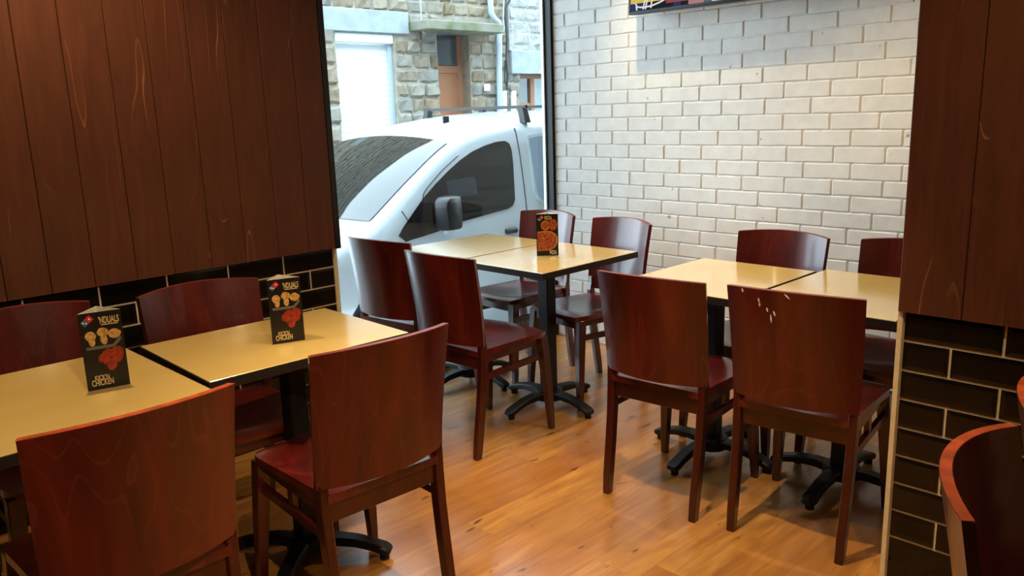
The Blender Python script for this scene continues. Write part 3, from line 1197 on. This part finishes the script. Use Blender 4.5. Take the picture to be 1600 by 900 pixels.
def chair_meshes():
    mat = M['chair_frame_shaded']
    ZT = 0.868
    for s_ in (-1, 1):
        zs = [0, 0.08, 0.2, 0.32, 0.42, 0.485, 0.52, 0.56]
        pts = [(leanx(z), s_ * (halfw(z) - 0.015), z) for z in zs]
        sec = [(0.0135 + 0.001 * min(1, z / .2), (0.019 if z < 0.46 else 0.017 if z < 0.5 else 0.008)) for z in zs]
        sec[0] = (0.0135, 0.015)
        # up vector Y so that half_a runs along X (depth)
        V, F = [], []
        for (x, y_, z), (a, b) in zip(pts, sec):
            V += [(x - b, y_ - a, z), (x + b, y_ - a, z), (x + b, y_ + a, z), (x - b, y_ + a, z)]
        n = len(pts)
        for i in range(n - 1):
            for j in range(4):
                F.append((i * 4 + j, i * 4 + (j + 1) % 4, (i + 1) * 4 + (j + 1) % 4, (i + 1) * 4 + j))
        F += [(3, 2, 1, 0), tuple(4 * (n - 1) + j for j in range(4))]
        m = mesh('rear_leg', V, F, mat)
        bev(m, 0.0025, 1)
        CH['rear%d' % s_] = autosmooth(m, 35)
        zs = [0, 0.06, 0.16, 0.27, 0.36, 0.448]
        V, F = [], []
        for z in zs:
            t_ = z / 0.448
            a = 0.0125 + 0.0105 * t_ ** 0.8
            x = 0.462 - 0.028 * t_ + 0.004 * math.sin(PI * t_)
            y_ = s_ * (0.203 - 0.026 * t_ ** 1.2)
            V += [(x - a, y_ - a, z), (x + a, y_ - a, z), (x + a, y_ + a, z), (x - a, y_ + a, z)]
        n = len(zs)
        F = []
        for i in range(n - 1):
            for j in range(4):
                F.append((i * 4 + j, i * 4 + (j + 1) % 4, (i + 1) * 4 + (j + 1) % 4, (i + 1) * 4 + j))
        F += [(3, 2, 1, 0), tuple(4 * (n - 1) + j for j in range(4))]
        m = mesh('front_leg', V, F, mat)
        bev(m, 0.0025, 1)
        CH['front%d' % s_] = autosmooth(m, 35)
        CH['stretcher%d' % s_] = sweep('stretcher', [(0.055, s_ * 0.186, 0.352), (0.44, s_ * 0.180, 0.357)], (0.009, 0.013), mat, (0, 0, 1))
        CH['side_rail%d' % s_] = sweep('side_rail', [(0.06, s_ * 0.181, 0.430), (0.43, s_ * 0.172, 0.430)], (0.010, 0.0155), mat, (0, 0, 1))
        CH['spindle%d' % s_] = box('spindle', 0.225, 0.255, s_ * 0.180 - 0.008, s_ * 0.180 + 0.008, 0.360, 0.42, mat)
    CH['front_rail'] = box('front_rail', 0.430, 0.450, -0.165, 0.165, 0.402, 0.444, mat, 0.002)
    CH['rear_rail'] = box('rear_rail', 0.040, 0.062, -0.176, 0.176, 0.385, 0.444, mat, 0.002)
    # backrest: bent plywood between the posts
    NU, NV = 18, 6
    th = 0.010
    V, F = [], []
    for side in (0, 1):
        for i in range(NU + 1):
            u = -1 + 2 * i / NU
            for k in range(NV + 1):
                v = k / NV
                z0, z1 = 0.492, ZT + 0.012 * (1 - u * u)
                z = z0 + (z1 - z0) * v
                w = halfw(z)
                sg = 0.052 + 0.010 * v
                x = leanx(z) - sg * (1 - u * u)
                # outward normal of the arc
                nx_, ny_ = -1.0, -2 * sg * u / w * -1.0
                L = math.hypot(nx_, ny_)
                nx_, ny_ = nx_ / L, ny_ / L
                q = th if side == 0 else -th
                V.append((x + nx_ * q, u * w + ny_ * q * 0.6, z))
    n = (NU + 1) * (NV + 1)
    for i in range(NU):
        for k in range(NV):
            a = i * (NV + 1) + k
            F.append((a, a + 1, a + NV + 2, a + NV + 1))
            F.append((n + a, n + a + NV + 1, n + a + NV + 2, n + a + 1))
    for i in range(NU):
        a = i * (NV + 1)
        F.append((a, a + NV + 1, n + a + NV + 1, n + a))
        a += NV
        F.append((a, n + a, n + a + NV + 1, a + NV + 1))
    for k in range(NV):
        a = k
        F.append((a, n + a, n + a + 1, a + 1))
        a = NU * (NV + 1) + k
        F.append((a, a + 1, n + a + 1, n + a))
    CH['backrest'] = autosmooth(mesh('backrest', V, F, M['chair']), 35)
    # lighter ply edge along the top
    top = []
    for i in range(NU + 1):
        u = -0.995 + 1.99 * i / NU
        z = ZT + 0.012 * (1 - u * u)
        top.append((leanx(z) - 0.062 * (1 - u * u), u * halfw(z), z + 0.0004))
    CH['top_edge'] = sweep('top_edge', top, (0.0088, 0.0008), M['chair_edge'], (0, 0, 1))
    # seat: dished slab, rounded front corners
    NU, NV = 14, 12
    V, F = [], []
    for side in (0, 1):
        for i in range(NU + 1):
            u = i / NU
            for k in range(NV + 1):
                w = -1 + 2 * k / NV
                x = 0.028 + 0.452 * u
                hwid = 0.182 + 0.022 * u
                # round the front corners
                if u > 0.86:
                    e = (u - 0.86) / 0.14
                    hwid *= 1 - 0.13 * e * e
                if u > 0.5:
                    x -= 0.018 * abs(w) ** 3 * (u - 0.5) * 2
                yy = hwid * w
                dx_, dy_ = (u - 0.45) / 0.42, w / 0.88
                d = max(0, 1 - dx_ * dx_ - dy_ * dy_)
                z = 0.470 - 0.011 * d ** 0.7 - 0.006 * max(0, (u - 0.9) / 0.1) ** 2
                if side:
                    z = 0.4455
                V.append((x, yy, z))
    n = (NU + 1) * (NV + 1)
    for i in range(NU):
        for k in range(NV):
            a = i * (NV + 1) + k
            F.append((a, a + 1, a + NV + 2, a + NV + 1))
            F.append((n + a, n + a + NV + 1, n + a + NV + 2, n + a + 1))
        for k in (0, NV):
            a = i * (NV + 1) + k
            F.append((a, a + NV + 1, n + a + NV + 1, n + a))
    for k in range(NV):
        for i in (0, NU):
            a = i * (NV + 1) + k
            F.append((a, n + a, n + a + 1, a + 1))
    m = mesh('seat', V, F, M['chair'])
    # notch for the posts is hidden by the posts themselves
    CH['seat'] = autosmooth(m, 40)


chair_meshes()
PARTN = {'rear-1': 'rear_leg', 'rear1': 'rear_leg', 'front-1': 'front_leg', 'front1': 'front_leg', 'stretcher-1': 'stretcher', 'stretcher1': 'stretcher',
         'side_rail-1': 'side_rail', 'side_rail1': 'side_rail', 'spindle-1': 'spindle', 'spindle1': 'spindle'}


def chair(x, y, deg, label):
    t = empty('dining_chair', (x, y, 0), math.radians(deg), label, 'chair', 'mahogany dining chairs around the tables')
    for k, m in CH.items():
        add(PARTN.get(k, k), m, None, t)
    return t


c1 = chair(0.561, 1.703, 89.3, 'nearest mahogany chair with swirling grain, front of left table')
c2 = chair(1.216, 1.735, 87.4, 'mahogany chair in front of left-hand pale table, beside the aisle')
c3 = chair(1.205, 2.81, -93, 'mahogany chair against the black tiles behind the second table tent')
c4 = chair(0.650, 2.91, -90, 'mahogany chair against the tiles at the far left picture edge')
c5 = chair(2.149, 2.619, 2.0, 'mahogany chair at window table, aisle side, nearer the viewer')
c6 = chair(2.240, 3.178, 7.0, 'mahogany chair at window table in front of the van bonnet')
c7 = chair(3.405, 3.160, 177, 'mahogany chair in the window corner behind the pizza table tent')
c8 = chair(3.365, 2.600, 170.5, 'mahogany chair between window table and white brick wall, right one')
c9 = chair(2.294, 1.649, 4.3, 'mahogany chair at right tables, left of the scratched chair')
c10 = chair(2.363, 1.152, 6.5, 'mahogany chair with white scratches on its back')
c11 = chair(3.395, 1.722, 179.5, 'mahogany chair centred against white brick wall behind right tables')
c12 = chair(3.445, 1.18, 176, 'mahogany chair half hidden behind the plank partition')
c13 = chair(1.390, 0.331, -83, 'close mahogany chair by tiled partition with lamp-lit orange wear on its top edge')
c14 = chair(1.850, 0.335, -86, 'mahogany chair at the right picture edge beyond the close chair')

# near chairs: wear on the ply edges, lamp glow put into their orange
worn_lit = CH['top_edge'].copy()
worn_lit.materials.clear()
worn_lit.materials.append(M['chair_worn_lit'])
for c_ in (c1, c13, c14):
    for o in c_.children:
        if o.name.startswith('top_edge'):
            o.data = worn_lit

# white scratches on one backrest (rear face)
srt = plain('scratch_white', lin(235, 230, 222), 0.7)


def back_rear(u, z):
    w = halfw(z)
    v = (z - 0.492) / (0.868 - 0.492)
    sg = 0.052 + 0.010 * v
    return (leanx(z) - sg * (1 - u * u) - 0.0106, u * w, z)


bk = [o for o in c10.children if o.name.startswith('backrest')][0]
for (u, z, l, tilt) in ((0.70, 0.865, 0.012, 0.3), (0.42, 0.842, 0.014, 0.2), (0.41, 0.828, 0.012, 0.0), (0.29, 0.815, 0.013, 0.3), (0.18, 0.806, 0.016, 0.35), (0.235, 0.787, 0.026, 0.05), (-0.02, 0.868, 0.014, 1.2)):
    a = back_rear(u + tilt * l * 2, z + l / 2)
    b = back_rear(u - tilt * l * 2, z - l / 2)
    mid = back_rear(u, z)
    m = sweep('scratch', [a, mid, b], [(0.0006, 0.0012), (0.0006, 0.0026), (0.0006, 0.0008)], srt, (0, 1, 0))
    o = add('scratch', m, None, bk)


# ------------------------------------------------------------------ tables
def table(x, y, sx, sy, rz, bx, by, brz, label, grp):
    t = empty('cafe_table', (x, y, 0), rz, label, 'table', grp)
    H = 0.75
    m = box('tabletop', -sx / 2 + .003, sx / 2 - .003, -sy / 2 + .003, sy / 2 - .003, H - 0.027, H, M['laminate'], 0.002)
    add('tabletop', m, None, t)
    # edge band as a ring
    a, b = sx / 2, sy / 2
    V, F = [], []
    for (i, o_) in ((0.0, H - 0.0025), (0.0, H - 0.03), (0.012, H - 0.03), (0.004, H - 0.0012)):
        V += [(-a + i, -b + i, o_), (a - i, -b + i, o_), (a - i, b - i, o_), (-a + i, b - i, o_)]
    for k in range(4):
        k2 = (k + 1) % 4
        for j in range(4):
            F.append((k * 4 + j, k * 4 + (j + 1) % 4, k2 * 4 + (j + 1) % 4, k2 * 4 + j))
    add('edge_band', mesh('edge_band', V, F, M['table_edge']), None, t)
    c, s_ = math.cos(-rz), math.sin(-rz)
    lx, ly = c * (bx - x) - s_ * (by - y), s_ * (bx - x) + c * (by - y)
    R = (0, 0, brz - rz)
    col_ = add('column', CT['column'], None, t, (lx, ly, 0))
    add('top_plate', CT['plate'], None, t, (lx, ly, 0), R)
    add('hub', CT['hub'], None, t, (lx, ly, 0), R)
    for k in range(4):
        f_ = add('foot', CT['foot'], None, t, (lx, ly, 0), (0, 0, brz - rz + k * PI / 2))
        add('glide', CT['glide'], None, f_)
    return t


CT = {}
CT['column'] = box('column', -0.032, 0.032, -0.032, 0.032, 0.07, 0.705, M['iron'], 0.004)
CT['plate'] = box('plate', -0.17, 0.17, -0.17, 0.17, 0.705, 0.722, M['iron'], 0.003)
CT['hub'] = prism('hub', [(0.07 * math.cos(q * PI / 6), 0.07 * math.sin(q * PI / 6)) for q in range(12)], 'z', 0.035, 0.085, M['iron'])
bev(CT['hub'], 0.008, 2)
fp = [(0.03, 0, 0.062), (0.10, 0, 0.068), (0.17, 0, 0.062), (0.225, 0, 0.048), (0.265, 0, 0.034), (0.285, 0, 0.026)]
CT['foot'] = bev(sweep('foot', fp, [(0.030, 0.017), (0.028, 0.016), (0.026, 0.015), (0.026, 0.014), (0.028, 0.014), (0.022, 0.010)], M['iron'], (0, 0, 1)), 0.006, 1)
CT['glide'] = prism('glide', [(0.26 + 0.017 * math.cos(q * PI / 5), 0.017 * math.sin(q * PI / 5)) for q in range(10)], 'z', 0.0, 0.026, M['iron'])

G = 'cream-topped cafe tables'
table(0.600, 2.315, 0.56, 0.685, 0.0, 0.60, 2.30, 0.2, 'cream cafe table at the left picture edge carrying a food tent', G)
table(1.242, 2.362, 0.675, 0.535, -0.03, 1.248, 2.29, -0.87, 'cream cafe table beside the plank wall, nearer the window', G)
table(2.885, 2.672, 0.69, 0.56, 0.0, 2.84, 2.650, -0.04, 'pale cafe table in the aisle carrying the pizza tent', G)
table(2.885, 3.222, 0.69, 0.525, 0.0, 2.84, 3.236, 0.0, 'pale cafe table pushed against the shop window', G)
table(2.930, 1.768, 0.665, 0.545, 0.0, 2.845, 1.725, -0.03, 'yellowish cafe table by white brick wall, left one of two', G)
table(2.985, 1.212, 0.685, 0.545, 0.0, 2.925, 1.205, 0.0, 'yellowish cafe table partly behind the plank partition', G)


# ------------------------------------------------------------------ table tents
def text_mesh(body, size, mat, shear=0.0):
    cu = bpy.data.curves.new('lettering', 'FONT')
    cu.body = body
    cu.size = size
    cu.align_x = 'CENTER'
    cu.align_y = 'CENTER'
    cu.shear = shear
    cu.offset = size * 0.02
    ob = bpy.data.objects.new('lettering', cu)
    COL.objects.link(ob)
    dg = bpy.context.evaluated_depsgraph_get()
    m = bpy.data.meshes.new_from_object(ob.evaluated_get(dg))
    bpy.data.objects.remove(ob)
    m.materials.clear()
    m.materials.append(mat)
    return m


def blob(name, cx, cz, rx, rz, mat, y=-0.0006, n=20, wob=0.08, seed=1):
    r = random.Random(seed)
    P = []
    for i in range(n):
        an = 2 * PI * i / n
        k = 1 + r.uniform(-wob, wob)
        P.append((cx + rx * k * math.cos(an), cz + rz * k * math.sin(an)))
    return prism(name, P, 'y', y, 0.0, mat)


def quad(name, pts, mat, y=-0.0006):
    return prism(name, pts, 'y', y, 0.0, mat)


def tent(A, B, z0, h, kind, label):
    A, B = Vector(A), Vector(B)
    w = (B - A).length
    mid = (A + B) / 2
    ang = math.atan2(B.y - A.y, B.x - A.x)
    t = empty('table_tent', (mid.x, mid.y, z0), ang, label, 'table tent', 'printed food table tents')
    d = w * 0.80
    th = 0.0012
    # hollow three-sided sleeve: front along local x, apex at +y
    out = [(-w / 2, 0), (w / 2, 0), (0, d)]
    c = (0, d / 3)
    inn = [(c[0] + (x - c[0]) * (1 - 0.03), c[1] + (y - c[1]) * (1 - 0.03)) for x, y in out]
    V = [(x, y, 0) for x, y in out] + [(x, y, h) for x, y in out]
    F = [(0, 1, 4, 3), (1, 2, 5, 4), (2, 0, 3, 5)]
    add('card', mesh('card', V, F, M['card_black']), None, t)
    V = [(x, y, 0) for x, y in inn] + [(x, y, h - 0.0002) for x, y in inn] + [(x, y, h) for x, y in out]
    F = [(3, 4, 1, 0), (4, 5, 2, 1), (5, 3, 0, 2), (6, 7, 4, 3), (7, 8, 5, 4), (8, 6, 3, 5)]
    m = bpy.data.meshes.new('card_inside')
    m.from_pydata(V, [], F)
    add('card_inside', m, M['card_white'], t)
    # domino style emblem
    ex, ez, e = -w * 0.30, h * 0.90, w * 0.075
    ca, sa = math.cos(0.7), math.sin(0.7)

    def R(u, v):
        return (ex + ca * u - sa * v, ez + sa * u + ca * v)
    lg = add('emblem', quad('emblem', [R(0.05 * e, -e), R(1.9 * e, -e), R(1.9 * e, e), R(0.05 * e, e)], M['print_red']), None, t)
    add('emblem', quad('emblem', [R(-1.9 * e, -e), R(-0.05 * e, -e), R(-0.05 * e, e), R(-1.9 * e, e)], M['print_blue']), None, lg)
    for u, v in ((1.0, 0), (-1.3, 0.4), (-0.7, -0.4)):
        p_ = R(u * e, v * e)
        add('emblem_dot', blob('emblem_dot', p_[0], p_[1], e * .3, e * .3, M['print_white'], -0.0009, 12, 0), None, lg)

    def txt(body, cx, cz, size, mat, sx=1.0, rot=0.0):
        o = add('lettering', text_mesh(body, size, mat), None, t, (cx, -0.0008, cz), (PI / 2, 0, 0))
        o.rotation_euler = (PI / 2, -rot, 0)
        o.scale = (sx, 1.5, 1)
        return o
    if kind == 'chicken':
        txt("'NDUALS", w * 0.20, h * 0.885, w * 0.165, M['print_cream'], 0.72)
        add('lettering_rule', quad('lettering_rule', [(w * .01, h * .825), (w * .40, h * .825), (w * .40, h * .836), (w * .01, h * .836)], M['print_cream']), None, t)
        for i, (cx, cz, rx, rz) in enumerate(((-0.27, 0.70, 0.125, 0.062), (0.02, 0.735, 0.135, 0.058), (0.29, 0.70, 0.15, 0.062), (-0.25, 0.625, 0.075, 0.055), (0.03, 0.64, 0.085, 0.065))):
            add('dough_ball', blob('dough_ball', cx * w, cz * h, rx * w, rz * h, M['print_dough'], -0.0006 - 0.0001 * i, 20, 0.05, i), None, t)
        add('slate_board', quad('slate_board', [(-w * .40, h * .525), (w * .26, h * .525), (w * .44, h * .62), (w * .42, h * .66), (w * .22, h * .565), (-w * .40, h * .565)], M['print_grey'], -0.0012), None, t)
        for i, (cx, cz, rx, rz) in enumerate(((0.07, 0.41, 0.16, 0.10), (0.30, 0.43, 0.15, 0.10), (0.13, 0.31, 0.13, 0.085), (-0.06, 0.40, 0.10, 0.06))):
            add('chicken_piece', blob('chicken_piece', cx * w, cz * h, rx * w, rz * h, M['print_wings'], -0.0006 - 0.0001 * i, 22, 0.12, 10 + i), None, t)
        txt("KICK'N", -w * 0.13, h * 0.15, w * 0.12, M['print_cream'], 0.9)
        txt('CHICKEN', -w * 0.13, h * 0.085, w * 0.15, M['print_cream'], 0.8)
    else:
        txt('PIZZA', w * 0.05, h * 0.905, w * 0.15, M['print_cream'], 0.8)
        for i, (cx, cz, rx, rz, mt) in enumerate(((-0.08, 0.73, 0.21, 0.115, 'print_crust'), (-0.08, 0.73, 0.17, 0.09, 'print_pizza'), (0.27, 0.74, 0.20, 0.13, 'print_pizza'))):
            add('pizza_print', blob('pizza_print', cx * w, cz * h, rx * w, rz * h, M[mt], -0.0006 - 0.0002 * i, 22, 0.05, i), None, t)
        P1 = [(-0.46, 0.12), (0.1, 0.13), (0.33, 0.19), (0.46, 0.30), (0.47, 0.42), (0.38, 0.52), (0.2, 0.585), (-0.1, 0.60), (-0.46, 0.58)]
        P2 = [(-0.455, 0.14), (0.05, 0.15), (0.26, 0.20), (0.39, 0.30), (0.40, 0.42), (0.32, 0.50), (0.15, 0.56), (-0.1, 0.575), (-0.455, 0.56)]
        pz = add('pizza_print', quad('pizza_print', [(a_ * w, b_ * h) for a_, b_ in P1], M['print_crust'], -0.0010), None, t)
        add('pizza_topping', quad('pizza_topping', [(a_ * w, b_ * h) for a_, b_ in P2], M['print_pizza'], -0.0014), None, pz)
        txt('PIZZA', w * 0.25, h * 0.075, w * 0.16, M['print_white'], 0.72)
    return t


tent((0.646, 2.288), (0.747, 2.264), 0.7503, 0.212, 'chicken', 'black chicken table tent on the leftmost table')
tent((1.200, 2.307), (1.298, 2.277), 0.7503, 0.207, 'chicken', 'black chicken table tent on the table nearer the window')
tent((2.847, 2.716), (2.921, 2.640), 0.7503, 0.204, 'pizza', 'pizza table tent standing on the window table')
